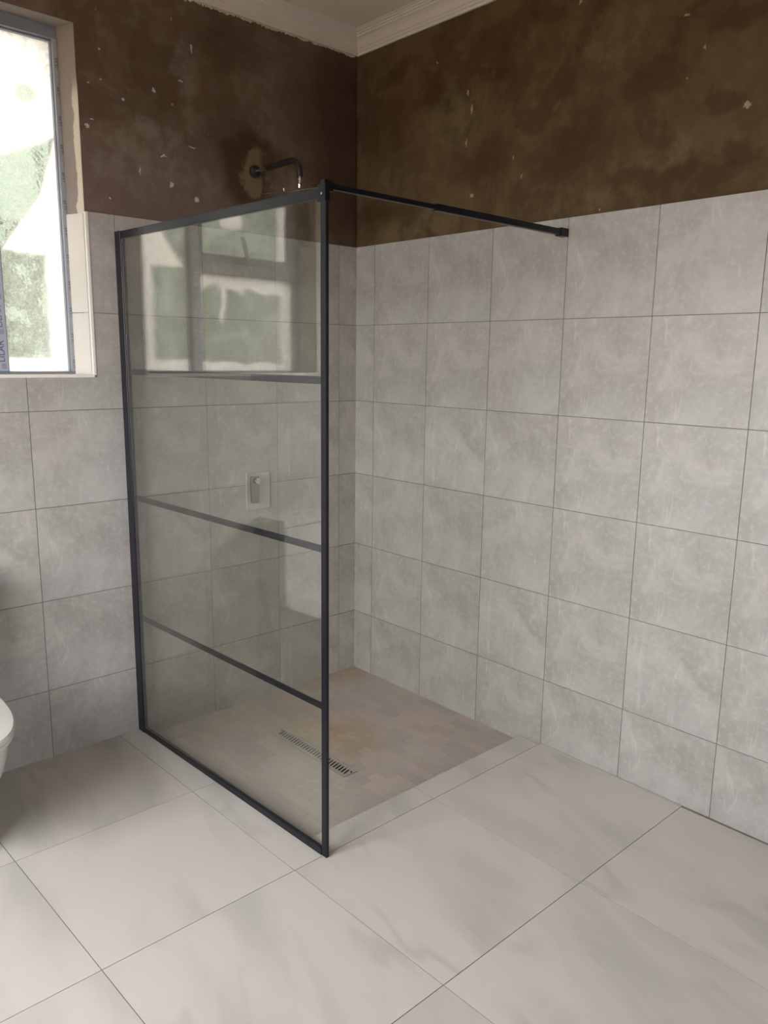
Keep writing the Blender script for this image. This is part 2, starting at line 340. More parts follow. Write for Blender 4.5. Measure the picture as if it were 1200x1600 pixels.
def prism(outline, z0, z1, chamfer=0.0012):
    """polygon in local xy from z0 up to z1, its top edge chamfered; a bmesh"""
    bm = bmesh.new()
    a = [bm.verts.new((x, y, z0)) for x, y in outline]
    b = [bm.verts.new((x, y, z1-chamfer)) for x, y in outline]
    n = len(outline)
    for i in range(n): bm.faces.new((a[i], a[(i+1) % n], b[(i+1) % n], b[i]))
    top = bm.faces.new(b); bm.faces.new(a[::-1])
    if chamfer:
        bmesh.ops.inset_individual(bm, faces=[top], thickness=chamfer, depth=0)
        for v in top.verts: v.co.z = z1
    return bm
def empty(name, loc=(0, 0, 0), kind=None):
    o = bpy.data.objects.new(name, None); C.objects.link(o); o.location = loc
    if kind: o['kind'] = kind
    return o
def tag(o, label, cat, group=None):
    o['label'] = label; o['category'] = cat
    if group: o['group'] = group
    return o

# ------------------------------------------------------------------ walls
def boxes(lst):
    bm = bmesh.new()
    for b in lst: box(bm, *b)
    return bm
TH = 0.22
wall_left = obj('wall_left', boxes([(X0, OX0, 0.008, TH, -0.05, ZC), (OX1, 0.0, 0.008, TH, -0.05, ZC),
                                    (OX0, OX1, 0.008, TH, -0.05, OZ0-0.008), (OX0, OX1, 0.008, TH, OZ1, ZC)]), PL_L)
wall_left['kind'] = 'structure'
wall_right = obj('wall_right', boxes([(0.008, TH, Y0, TH, -0.05, ZC)]), PL_R); wall_right['kind'] = 'structure'
wall_rear = obj('wall_rear', boxes([(X0-TH, DX_0, Y0-TH, Y0-0.008, -0.05, ZC), (DX_1, TH, Y0-TH, Y0-0.008, -0.05, ZC), (DX_0, DX_1, Y0-TH, Y0-0.008, DZ_1, ZC)]), PL_O); wall_rear['kind'] = 'structure'
wall_side = obj('wall_side', boxes([(X0-TH, X0-0.008, Y0-0.008, WY0, -0.05, ZC), (X0-TH, X0-0.008, WY1, TH, -0.05, ZC),
                                    (X0-TH, X0-0.008, WY0, WY1, -0.05, WZ0), (X0-TH, X0-0.008, WY0, WY1, WZ1, ZC)]), PL_O)
wall_side['kind'] = 'structure'
# grout beds behind the tiles (joints 1.5 mm deep)
GX0, GX1, GZ = OX0-0.009, OX1+0.009, OZ0-0.009
obj('grout', boxes([(X0, GX0, 0.0016, 0.010, -0.05, ZT-0.002), (GX1, 0.0016, 0.0016, 0.010, -0.05, ZT-0.002), (GX0, GX1, 0.0016, 0.010, -0.05, GZ)]), GROUT, wall_left)
obj('grout', boxes([(0.0016, 0.010, Y0, 0.0016, -0.05, ZT-0.002)]), GROUT, wall_right)

ML = Matrix(((1, 0, 0), (0, 0, -1), (0, 1, 0))).to_4x4()      # local x -> +x, y -> +z, z -> -y
MR = Matrix(((0, 0, -1), (-1, 0, 0), (0, 1, 0))).to_4x4()     # local x -> -y, y -> +z, z -> -x
G = 0.0013                                                     # half a joint
ZR = [ZT, 1.6575, 1.3090, 0.9613, 0.6134, 0.2672, -0.05]
YC = [0, 0.1275, 0.4669, 0.8127, 1.1581, 1.5071, 1.8570, 2.207, 2.557, 2.907, 3.257, 3.607, 3.957, 4.30]
XC = [0, 0.1013, 0.4530, 0.8008, 1.1558, 1.5032, 1.8535, 2.2035, 2.5535, 2.9035]
while XC[-1]+0.35 < -X0: XC.append(XC[-1]+0.35)
XC.append(-X0)
cache = {}
def tile(outline, M3, world_c, mat, parent, name='tile', th=0.008, ch=0.0012):
    cx = (min(p[0] for p in outline)+max(p[0] for p in outline))/2; cy = (min(p[1] for p in outline)+max(p[1] for p in outline))/2
    loc = tuple((round(p[0]-cx, 4), round(p[1]-cy, 4)) for p in outline)
    key = (loc, mat.name, th)
    off = M3.to_3x3() @ Vector((cx, cy, 0))
    mm = Matrix.Translation(Vector(world_c)+off) @ M3
    if key not in cache:
        o = obj(name, prism(loc, -th, 0.0, ch), mat, parent, mm); cache[key] = o.data
    else: o = link(name, cache[key], None, parent, mm)
    o.location += (M3.to_3x3() @ Vector((0, 0, 1)))*random.uniform(-0.0002, 0.0003)
    return o
for i in range(len(YC)-1):
    for j in range(6):
        a, b = YC[i]+(0 if i == 0 else G), YC[i+1]-G
        z1, z0 = ZR[j]-(G if j else 0), ZR[j+1]+G
        if j == 5: z0 = -0.0485 if b < 1.2 else -0.009
        tile([(a, z0), (b, z0), (b, z1), (a, z1)], MR, (0, 0, 0), WT, wall_right)
ox0, ox1, oz = OX0-0.010, OX1+0.010, OZ0-0.010
for i in range(len(XC)-1):
    for j in range(6):
        b, a = -XC[i]-(0 if i == 0 else G), -XC[i+1]+G
        z1, z0 = ZR[j]-(G if j else 0), ZR[j+1]+G
        if j == 5: z0 = -0.0485 if a > -1.2 else -0.009
        if b <= ox0 or a >= ox1 or z1 <= oz: out = [(a, z0), (b, z0), (b, z1), (a, z1)]
        elif a >= ox0 and b <= ox1:
            if z0 >= oz: continue
            out = [(a, z0), (b, z0), (b, oz), (a, oz)]
        elif a < ox1 < b and a >= ox0:
            out = [(ox1, z0), (b, z0), (b, z1), (ox1, z1)] if z0 >= oz else [(a, z0), (b, z0), (b, z1), (ox1, z1), (ox1, oz), (a, oz)]
        else:
            out = [(a, z0), (ox0, z0), (ox0, z1), (a, z1)] if z0 >= oz else [(a, z0), (b, z0), (b, oz), (ox0, oz), (ox0, z1), (a, z1)]
        tile(out, ML, (0, 0, 0), WT, wall_left)
# tiles of the two walls behind the camera, never in the photograph: one mesh each
def offcam_tiles(parent, fn, n0, n1, skip=None):
    bm = bmesh.new()
    k = n0
    while k < n1-0.02:
        e = min(k+0.35, n1)
        for j in range(6):
            z0, z1 = max(ZR[j+1], -0.01)+G, ZR[j]-G
            if skip and skip(k, e, z0, z1): continue
            fn(bm, k+G, e-G, z0, z1)
        k = e
    o = obj('tile', bm, WT, parent); o['kind'] = 'stuff'
offcam_tiles(wall_rear, lambda bm, a, b, z0, z1: box(bm, a, b, Y0-0.008, Y0, z0, z1), X0, DX_0)
offtiles_b = offcam_tiles(wall_rear, lambda bm, a, b, z0, z1: box(bm, a, b, Y0-0.008, Y0, z0, z1), DX_1, 0)
offcam_tiles(wall_side, lambda bm, a, b, z0, z1: box(bm, X0-0.008, X0, a, b, z0, z1), Y0, WY0-0.0)
offcam_tiles(wall_side, lambda bm, a, b, z0, z1: box(bm, X0-0.008, X0, a, b, z0, z1), WY1, 0)
offcam_tiles(wall_side, lambda bm, a, b, z0, z1: box(bm, X0-0.008, X0, a, b, z0, min(z1, WZ0)), WY0, WY1, lambda a, b, z0, z1: z0 > WZ0-0.05)

# tile trim round the tiled part of the window opening, with the reveal tiles
tw = 0.010
bm = bmesh.new()
def rbox(bm, *a): box(bm, *a, bev=0.003)
rbox(bm, OX1-0.002, OX1+tw, -0.002, 0.012, OZ0-tw, ZT)
rbox(bm, OX0-tw, OX0+0.002, -0.002, 0.012, OZ0-tw, ZT)
rbox(bm, OX0-tw, OX1+tw, -0.002, 0.012, OZ0-tw, OZ0+0.002)
obj('tile_trim', bm, TRIMW, wall_left)
SPW = 0.031                       # the reveals splay inwards by this much between wall face and frame
for xs, nx in ((OX1, -1), (OX0, 1)):
    bm = bmesh.new(); P4 = [(xs, 0.0085), (xs, TH), (xs+nx*SPW, TH), (xs+nx*SPW, REV)]
    if nx < 0: P4 = P4[::-1]
    lo = [bm.verts.new((x, y, OZ0-0.004)) for x, y in P4]; hi = [bm.verts.new((x, y, OZ1)) for x, y in P4]
    for k in range(4): bm.faces.new((lo[k], lo[(k+1) % 4], hi[(k+1) % 4], hi[k]))
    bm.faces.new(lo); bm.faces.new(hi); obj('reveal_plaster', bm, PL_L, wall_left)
    dv = Vector((nx*SPW, REV-0.0085, 0)).normalized(); nv = Vector((dv.y*nx, -dv.x*nx, 0))
    for z0, z1 in ((OZ0, 1.6575-G), (1.6575+G, ZT-0.006)):
        bm = bmesh.new(); Lr = math.hypot(SPW, REV-0.0085)
        obox(bm, Vector((xs, 0.0105, (z0+z1)/2))+dv*((Lr-0.002)/2)+nv*0.003, dv, nv, (0, 0, 1), (Lr-0.002)/2, 0.003, (z1-z0)/2)
        bmesh.ops.bevel(bm, geom=bm.edges[:], offset=0.0008, segments=1, affect='EDGES'); obj('reveal_tile', bm, REVT, wall_left)
for x0, x1 in ((OX0+0.034, -1.8535-G), (-1.8535+G, -1.5032-G), (-1.5032+G, OX1-0.034)):
    bm = bmesh.new(); box(bm, x0, x1, 0.011, REV-0.001, OZ0-0.007, OZ0+0.001, bev=0.0008); obj('reveal_tile', bm, REVT, wall_left)

# ------------------------------------------------------------------ ceiling and cornice
ceiling = obj('ceiling', boxes([(X0-TH, TH, Y0-TH, TH, ZC, ZC+0.12)]), CEIL); ceiling['kind'] = 'structure'
prof = [(0, -0.072), (0.008, -0.072), (0.010, -0.062), (0.014, -0.060), (0.016, -0.052), (0.020, -0.050), (0.026, -0.040), (0.034, -0.030), (0.044, -0.023), (0.054, -0.019),
        (0.057, -0.014), (0.063, -0.013), (0.066, -0.008), (0.073, -0.007), (0.076, -0.003), (0.082, -0.0025), (0.084, 0.0)]
def cornice(name, A, B, inward, dirv):
    """A->B along the wall; inward normal; mitred at both ends"""
    bm = bmesh.new(); rows = []
    for (d, h) in prof:
        a = Vector(A)+Vector(inward)*d+Vector(dirv)*d; b = Vector(B)+Vector(inward)*d-Vector(dirv)*d
        rows.append((bm.verts.new((a.x, a.y, ZC+h)), bm.verts.new((b.x, b.y, ZC+h))))
    for i in range(len(rows)-1): bm.faces.new((rows[i][0], rows[i][1], rows[i+1][1], rows[i+1][0]))
    k = (bm.verts.new((A[0], A[1], ZC)), bm.verts.new((B[0], B[1], ZC)))
    bm.faces.new((rows[0][0], rows[0][1], k[1], k[0])); bm.faces.new((rows[-1][0], rows[-1][1], k[1], k[0]))
    o = obj(name, bm, CORN); o['kind'] = 'structure'; return o
f = 0.008
trim_left = cornice('trim_1', (X0-f, f, 0), (f, f, 0), (0, -1, 0), (1, 0, 0))
trim_right = cornice('trim_2', (f, f, 0), (f, Y0-f, 0), (-1, 0, 0), (0, -1, 0))
cornice('trim_3', (f, Y0-f, 0), (X0-f, Y0-f, 0), (0, 1, 0), (-1, 0, 0))
cornice('trim_4', (X0-f, Y0-f, 0), (X0-f, f, 0), (1, 0, 0), (0, 1, 0))
# ragged adhesive squeezed out under the cornice on the left wall
def ragged(name, p0, p1, n, ztop, depth, amp, parent, nrm, seed):
    rnd = random.Random(seed); bm = bmesh.new(); p0, p1 = Vector(p0), Vector(p1); top = []; bot = []; back = []
    w = 0
    for i in range(n+1):
        q = p0.lerp(p1, i/n); w = 0.75*w+rnd.uniform(-1, 1)*amp*0.6
        dz = depth+w+rnd.uniform(-1, 1)*amp*0.7
        top.append(bm.verts.new((q.x, q.y, ztop))); 
        q2 = q+Vector(nrm)*(0.0025+rnd.uniform(0, 0.002)); bot.append(bm.verts.new((q2.x, q2.y, ztop-max(0.001, dz)*0.8)))
        back.append(bm.verts.new((q.x, q.y, ztop-max(0.0015, dz))))
    for i in range(n):
        bm.faces.new((top[i], top[i+1], bot[i+1], bot[i])); bm.faces.new((bot[i], bot[i+1], back[i+1], back[i]))
    return obj(name, bm, ADH, parent)
ragged('adhesive', (-1.3, f-0.0015, 0), (-0.012, f-0.0015, 0), 520, ZC-0.071, 0.009, 0.004, trim_left, (0, -1, 0), 3)
ragged('adhesive', (f-0.0015, -0.012, 0), (f-0.0015, -1.2, 0), 220, ZC-0.071, 0.002, 0.0008, trim_right, (-1, 0, 0), 4)

# ------------------------------------------------------------------ floor
ZB = -0.0016
def kx(y): return -1.1495-0.0397*(y+0.022)      # inner edge of the left kerb strip, under the screen
def xl(i, y):      # the joint lines that run towards the camera, as laid (slightly out of square)
    if i == 0: return -0.0110 if y > -1.77 else -0.0060
    if i == 1: return -0.6195
    if i == 2: return -1.2415-0.0200*y if y > -2.4 else -1.1935
    if i == 3: return -1.8425-0.0275*y if y > -2.4 else -1.7765
    return {4: -2.3900, 5: -2.99, 6: X0}[i]
YB = [0, -0.5700, -1.1625, -1.7630, -2.3640, -2.9650, -3.5660, Y0]
SX0, SY0, SY1 = -1.1475, -1.0640, -1.1610     # inner edge of the left kerb strip, inner edge of the front strip
floor = obj('floor', boxes([(X0, SX0+0.004, Y0, 0.0016, -0.06, ZB), (SX0-0.002, 0.0016, Y0, SY0-0.004, -0.06, ZB), (SX0-0.01, 0.0016, SY0-0.01, 0.0016, -0.08, -0.040)]), GROUTF)
floor['kind'] = 'structure'
I4 = Matrix.Identity(4)
def ftile(pts, mat=FT, z=0.0, th=0.006, name='tile', ch=0.0010): return tile(pts, I4, (0, 0, z), mat, floor, name, th, ch)
g = 0.0013
for j in range(len(YB)-1):
    yt, yb = YB[j], YB[j+1]
    for i in range(6):
        if i >= 2 or j >= 2:
            r = lambda y: xl(i, y)-(g if i else 0.004); l = lambda y: xl(i+1, y)+(g if i < 5 else 0)
            y1, y0 = (yt-g if j else 0.0), yb+g
            ftile([(l(y0), y0), (r(y0), y0), (r(y1), y1), (l(y1), y1)])
# slim cut pieces along the right wall
for a, b in ((-1.1625+SY1*0-0.0, -1.763), (SY0, -1.1625)):
    ftile([(-0.0128, b+g), (-0.0030, b+g), (-0.0030, a-g), (-0.0128, a-g)]) if a > b else None
ftile([(-0.0128, -1.1625+g), (-0.0030, -1.1625+g), (-0.0030, SY0), (-0.0128, SY0)])
# strips round the shower
for a, b in ((0.0, -0.5700), (-0.5700, -1.1625)):
    ftile([(xl(2, b)+g, b+g), (kx(b), b+g), (kx(a), a-(g if a else 0)), (xl(2, a)+g, a-(g if a else 0))], th=0.012)
for a, b in ((kx(-1.1)+g, -0.6195-g), (-0.6195+g, -0.0150)):
    ftile([(a, -1.1625+g), (b, -1.1625+g), (b, SY0), (a, SY0)], th=0.012)
# shower floor: small clay-coloured tiles laid in a running bond round the drain
DX0, DX1, DY0, DY1 = -0.7330, -0.6640, -0.8050, -0.3350
ZS = -0.031
bw, bl = 0.0515, 0.1030
nx = int(math.ceil(-SX0/bw))
for i in range(nx):
    x1 = -i*bw; x0 = max(SX0+0.001, x1-bw)
    y = 0.0 - (i*0.0371 % bl) + bl
    while y > SY0:
        a, b = min(y, 0.0), max(y-bl, SY0+0.001); y -= bl
        if a-b < 0.006: continue
        rects = [(x0, x1, b, a)]
        if x1 > DX0 and x0 < DX1 and a > DY0 and b < DY1:
            rects = []
            if a > DY1: rects.append((x0, x1, DY1, a))
            if b < DY0: rects.append((x0, x1, b, DY0))
            ya, yb_ = min(a, DY1), max(b, DY0)
            if x1 > DX1: rects.append((DX1, x1, yb_, ya))
            if x0 < DX0: rects.append((x0, DX0, yb_, ya))
        for (p, q, u, v) in rects:
            if q-p < 0.005 or v-u < 0.005: continue
            e = 0.0004
            ftile([(p+e, u+e), (q-e, u+e), (q-e, v-e), (p+e, v-e)], MT, ZS+random.uniform(-0.0002, 0.0002), 0.009, 'clay_tile', 0.0006)
obj('grout', boxes([(SX0-0.001, 0.0012, SY0-0.001, DY0-0.001, -0.0405, ZS-0.0005), (SX0-0.001, 0.0012, DY1+0.001, 0.0012, -0.0405, ZS-0.0005),
                    (SX0-0.001, DX0-0.001, DY0-0.001, DY1+0.001, -0.0405, ZS-0.0005), (DX1+0.001, 0.0012, DY0-0.001, DY1+0.001, -0.0405, ZS-0.0005)]),
    simple('mud_grout', (0.20, 0.165, 0.13), 0.9, var=0.3, scale=30), floor)
# mud-stained edge of the kerb
obj('kerb_grout', boxes([(SX0-0.0015, 0.001, SY0-0.002, SY0+0.0012, -0.031, -0.0045), (-0.0105, 0.001, SY0-0.02, SY0, -0.031, -0.006)]),
    simple('kerb_edge', (0.23, 0.185, 0.16), 0.8, var=0.2), floor)

# ------------------------------------------------------------------ drain
drain = tag(empty('shower_drain', ((DX0+DX1)/2, (DY0+DY1)/2, ZS)), 'slotted steel linear drain let into the brown shower floor', 'drain')
def chld(par, bm, name, mat, smooth=False):
    M0 = Matrix.Translation(-par.location)
    bmesh.ops.transform(bm, matrix=M0, verts=bm.verts[:])
    return obj(name, bm, mat, par, None, smooth)
zt = ZS+0.0015
bm = bmesh.new()
box(bm, DX0+0.002, DX1-0.002, DY0+0.002, DY0+0.014, ZS-0.008, zt); box(bm, DX0+0.002, DX1-0.002, DY1-0.014, DY1-0.002, ZS-0.008, zt)
box(bm, DX0+0.002, DX0+0.016, DY0+0.014, DY1-0.014, ZS-0.008, zt); box(bm, DX1-0.014, DX1-0.002, DY0+0.014, DY1-0.014, ZS-0.008, zt)
chld(drain, bm, 'frame', STEEL)
n = 27; sp = (DY1-DY0-0.034)/n
for k in range(n+1):
    yy = DY0+0.017+k*sp
    bm = bmesh.new(); obox(bm, ((DX0+DX1)/2+0.001, yy, zt-0.0015), (1, 0.28, 0), (-0.28, 1, 0), (0, 0, 1), 0.0215, 0.0038, 0.0012)
    chld(drain, bm, 'bar', STEEL)
bm = bmesh.new(); box(bm, DX0+0.012, DX1-0.010, DY0+0.010, DY1-0.010, ZS-0.0088, ZS-0.0062); chld(drain, bm, 'channel', HOLE)
for yy in (DY0+0.010, DY1-0.010):
    bm = bmesh.new(); tube(bm, [(DX1-0.024, yy, zt-0.001), (DX1-0.024, yy, zt+0.0008)], 0.0042, 14); chld(drain, bm, 'screw', HOLE)

# ------------------------------------------------------------------ shower screen
PA = Vector((-1.1485, -0.022, 0)); PB = Vector((-1.1060, -1.1800, 0))
D = (PB-PA).normalized(); N = Vector((D.y, -D.x, 0)); N = N if N.x < 0 else -N      # N points out of the shower, to -x
Z = Vector((0, 0, 1)); Ltot = (PB-PA).length
screen = tag(empty('shower_screen', (PB.x, PB.y, 0)), 'fixed glass shower screen in a black grid frame', 'shower screen')
def sb(name, s0, s1, n0, n1, z0, z1, mat=BLACK, par=screen, bev=0.0008, root=screen):
    """box along the screen: s from the wall end, n outwards (towards -x)"""
    bm = bmesh.new()
    c = PA+D*((s0+s1)/2)+N*((n0+n1)/2)+Z*((z0+z1)/2)
    obox(bm, c, D, N, Z, (s1-s0)/2, (n1-n0)/2, (z1-z0)/2)
    if bev: bmesh.ops.bevel(bm, geom=bm.edges[:], offset=bev, segments=1, affect='EDGES')
    bmesh.ops.transform(bm, matrix=Matrix.Translation(-root.location), verts=bm.verts[:])
    return obj(name, bm, mat, par)
ZTOP = 1.9480; GSK = 0.40
wp = sb('wall_channel', -0.0215, 0.022, -0.010, 0.0095, 0.0005, ZTOP)
sb('channel_lip', 0.022, 0.027, -0.0065, 0.0065, 0.0005, ZTOP-0.004, par=wp)
sb('post', Ltot-0.0225, Ltot, -0.0055, 0.0055, 0.0005, ZTOP+0.006)
sb('top_rail', 0.027, Ltot-0.0225, -0.0075, 0.0075, ZTOP-0.0275, ZTOP-0.0015)
sb('bottom_rail', 0.027, Ltot-0.0225, -0.0075, 0.0075, 0.0005, 0.0225)
for zc in (1.4475, 0.9690, 0.4860):
    sb('bar', 0.027, Ltot-0.0225, -0.0085, -0.0045, zc-0.0105, zc+0.0105, bev=0.0004)
gl = sb('glass_pane', 0.012, Ltot-0.010, -0.003, 0.003, 0.006, ZTOP-0.006, mat=SHGLASS, bev=0)
gc = PA+D*(Ltot/2)-screen.location      # the pane sits a hair askew in its channels
gl.matrix_local = Matrix.Translation(gc) @ Matrix.Rotation(math.radians(GSK), 4, 'Z') @ Matrix.Translation(-gc)
br = sb('corner_bracket', Ltot-0.030, Ltot+0.001, -0.0085, 0.0085, ZTOP-0.038, ZTOP+0.006, bev=0.001)
bm = bmesh.new(); c = PA+D*(Ltot-0.013)+Z*(ZTOP-0.018); tube(bm, [c+N*0.0080, c+N*0.0100], 0.0035, 16)
bmesh.ops.transform(bm, matrix=Matrix.Translation(-screen.location), verts=bm.verts[:]); sc_ = obj('screw', bm, CHROME, br)

# stabilising arm from the post to the right wall
A0 = Vector((PB.x, -1.1690, 1.9505)); A1 = Vector((-0.0005, -1.1470, 1.9545)); AD = (A1-A0).normalized(); AS = Vector((0, 1, 0)); AS = (AS-AD*AS.dot(AD)).normalized(); AZ = AD.cross(AS)
arm = tag(empty('support_bar', A0), 'black telescopic bar from the screen post to the right wall', 'support bar')
def armbox(name, t0, t1, hh, ww):
    bm = bmesh.new(); obox(bm, A0+AD*((t0+t1)/2), AD, AS, AZ, (t1-t0)/2, ww/2, hh/2); bmesh.ops.bevel(bm, geom=bm.edges[:], offset=0.0012, segments=2, affect='EDGES')
    return chld(arm, bm, name, BLACK)
LA = (A1-A0).length
armbox('post_clamp', -0.008, 0.022, 0.028, 0.020)
armbox('inner_tube', 0.018, 0.46, 0.0140, 0.0140)
armbox('outer_tube', 0.420, LA-0.030, 0.0200, 0.0200)
armbox('wall_cap', LA-0.046, LA-0.0003, 0.0270, 0.0270)

# ------------------------------------------------------------------ shower arm and head
sarm = tag(empty('bent_shower_pipe', (-0.545, 0.008, 2.250)), 'bent black shower arm coming out of the brown plaster wall', 'shower arm')
bm = bmesh.new(); tube(bm, [(-.545, 0.0075, 2.250), (-.545, -0.004, 2.250), (-.545, -0.010, 2.250)], [0.024, 0.0235, 0.014], 32); chld(sarm, bm, 'wall_flange', BLACKM, True)
bm = bmesh.new(); tube(bm, [(-.545, 0.0, 2.250), (-.545, -0.100, 2.250)], 0.0062, 16); o = chld(sarm, bm, 'threaded_pipe', CHROME, True); o['label'] = 'thin bare metal pipe end'
bm = bmesh.new()
path = [(-.545, -0.088, 2.2505), (-.545, -0.15, 2.251), (-.545, -0.20, 2.251), (-.545, -0.245, 2.251)]
for k in range(1, 9):
    a = math.radians(90*k/8); path.append((-.545, -0.245-0.058*math.sin(a), 2.193+0.058*math.cos(a)))
path += [(-.545, -0.303, 2.184)]
tube(bm, path, 0.0118, 20); chld(sarm, bm, 'black_sleeve', BLACKM, True)
bm = bmesh.new(); tube(bm, [(-.545, -.303, 2.186), (-.545, -.303, 2.172), (-.545, -.303, 2.170)], [0.0085, 0.0085, 0.005], 20); chld(sarm, bm, 'chrome_nut', CHROME, True)
shead = tag(empty('rain_shower', (-0.5457, -0.303, 2.140)), 'thin square chrome shower head hanging from the bent arm', 'shower head')
bm = bmesh.new(); tube(bm, [(-.545, -.303, 2.171), (-.545, -.303, 2.166), (-.545, -.303, 2.163), (-.5455, -.303, 2.146), (-.5455, -.303, 2.142)], [0.004, 0.005, 0.0085, 0.0085, 0.006], 20); chld(shead, bm, 'ball_joint', CHROME, True)
nh = Vector((-0.2260, -0.0684, 0.9717)).normalized()
nh = (nh+Vector((-0.65, -0.75, 0))*0.014).normalized()
hx = Vector((1, 0, 0)); hx = (hx-nh*hx.dot(nh)).normalized(); hy = nh.cross(hx)
bm = bmesh.new(); obox(bm, (-.5457, -.303, 2.1395), hx, hy, nh, 0.100, 0.100, 0.0012); bmesh.ops.bevel(bm, geom=bm.edges[:], offset=0.0006, segments=1, affect='EDGES'); chld(shead, bm, 'plate', CHROME)
bm = bmesh.new(); c = Vector((-.5457, -.303, 2.1395))-hx*0.060-hy*(-0.02); tube(bm, [c+nh*0.001, c+nh*0.012], 0.0022, 10); chld(shead, bm, 'pin', CHROME)
bm = bmesh.new()
for a in range(-4, 5):
    for b in range(-4, 5):
        c = Vector((-.5457, -.303, 2.1395))+hx*a*0.021+hy*b*0.021; tube(bm, [c-nh*0.001, c-nh*0.0024], 0.0018, 6)
o = chld(shead, bm, 'nozzles', BLACKM); o['kind'] = 'stuff'

# ------------------------------------------------------------------ mixer valve
mix = tag(empty('shower_mixer', (-0.5635, 0.0, 0.9315)), 'square chrome shower mixer plate with lever on the left wall', 'mixer valve')
bm = bmesh.new(); box(bm, -0.6220, -0.5030, -0.0090, 0.0, 0.8520, 1.0130)
bmesh.ops.bevel(bm, geom=[e for e in bm.edges if abs(e.verts[0].co.y-e.verts[1].co.y) > 0.005], offset=0.0035, segments=3, affect='EDGES')
bmesh.ops.bevel(bm, geom=[e for e in bm.edges if e.verts[0].co.y < -0.008 and e.verts[1].co.y < -0.008], offset=0.0012, segments=2, affect='EDGES')
chld(mix, bm, 'wall_plate', BRUSH, True)
bm = bmesh.new(); tube(bm, [(-.5900, -0.008, .978), (-.5900, -0.034, .978), (-.5900, -0.036, .978)], [0.017, 0.017, 0.015], 28); chld(mix, bm, 'cartridge_sleeve', CHROME, True)
bm = bmesh.new()
ol = [(-0.020, 0.020), (0.020, 0.020), (0.022, -0.02), (0.019, -0.092), (0.013, -0.098), (-0.013, -0.098), (-0.019, -0.092), (-0.022, -0.02)]
p = prism([(x, y) for x, y in ol[::-1]], -0.006, 0.004, 0.0015)
bmesh.ops.transform(p, matrix=Matrix.Translation((-.5960, -0.034, .982)) @ ML, verts=p.verts[:]); lev = chld(mix, p, 'lever', simple('lever_chrome', (0.27, 0.27, 0.265), 0.22, 1.0, var=0.05)); lev['label'] = 'darker flat lever hanging down'
bm = bmesh.new(); tube(bm, [(-.5900, -0.043, .984), (-.5900, -0.049, .984), (-.5900, -0.051, .984)], [0.013, 0.013, 0.009], 24)
c = chld(mix, bm, 'cap', CHROME, True); c.parent = lev; c.location = (0, 0, 0)

# ------------------------------------------------------------------ window 1 (in wall_left)
win = empty('window_1', (0, 0, 0), 'structure')
FY, GY = REV, REV+0.030            # face of the frame, glass
JX = -1.3080                        # inner edge of the right jamb
MX1, MX0 = -1.5300, -1.5760         # mullion
LX = -2.090                         # inner edge of the left jamb
HZ, SZ = 2.574, 1.446               # under the head, top of the sill member
def wb(name, x0, x1, z0, z1, y0=FY, y1=FY+0.06, mat=FRAME, par=win, bev=0.0015):
    bm = bmesh.new(); box(bm, x0, x1, y0, y1, z0, z1, bev=bev); return obj(name, bm, mat, par)
fr = wb('frame', JX, OX1-SPW-0.0002, OZ0, OZ1)
wb('frame', OX0+SPW+0.0002, LX, OZ0, OZ1)
wb('frame', LX, JX, HZ, OZ1)
wb('frame', LX, JX, OZ0, SZ)
wb('glazing_bead', JX-0.003, JX+0.0002, SZ, HZ, FY+0.016, GY+0.002)
wb('glazing_bead', MX1-0.0002, MX1+0.003, SZ, HZ, FY+0.016, GY+0.002)
wb('glazing_bead', MX1, JX, HZ-0.006, HZ, FY+0.016, GY+0.002)
wb('mullion', MX0, MX1, SZ, HZ, FY-0.004, FY+0.055)
TZ0, TZ1 = 1.8500, 1.9260
wb('transom', LX, MX0, TZ0, TZ1-0.02, FY-0.002, FY+0.055)
sash = wb('vent_sash', LX+0.001, MX0-0.001, TZ1-0.030, TZ1, FY-0.008, FY+0.03)
wb('sash_rail', LX+0.001, MX0-0.001, HZ-0.035, HZ-0.001, FY-0.008, FY+0.03, par=sash)
wb('sash_stile', LX+0.001, LX+0.042, TZ1, HZ-0.035, FY-0.008, FY+0.03, par=sash)
wb('sash_stile', MX0-0.010, MX0-0.001, TZ1, HZ-0.035, FY-0.008, FY+0.03, par=sash)
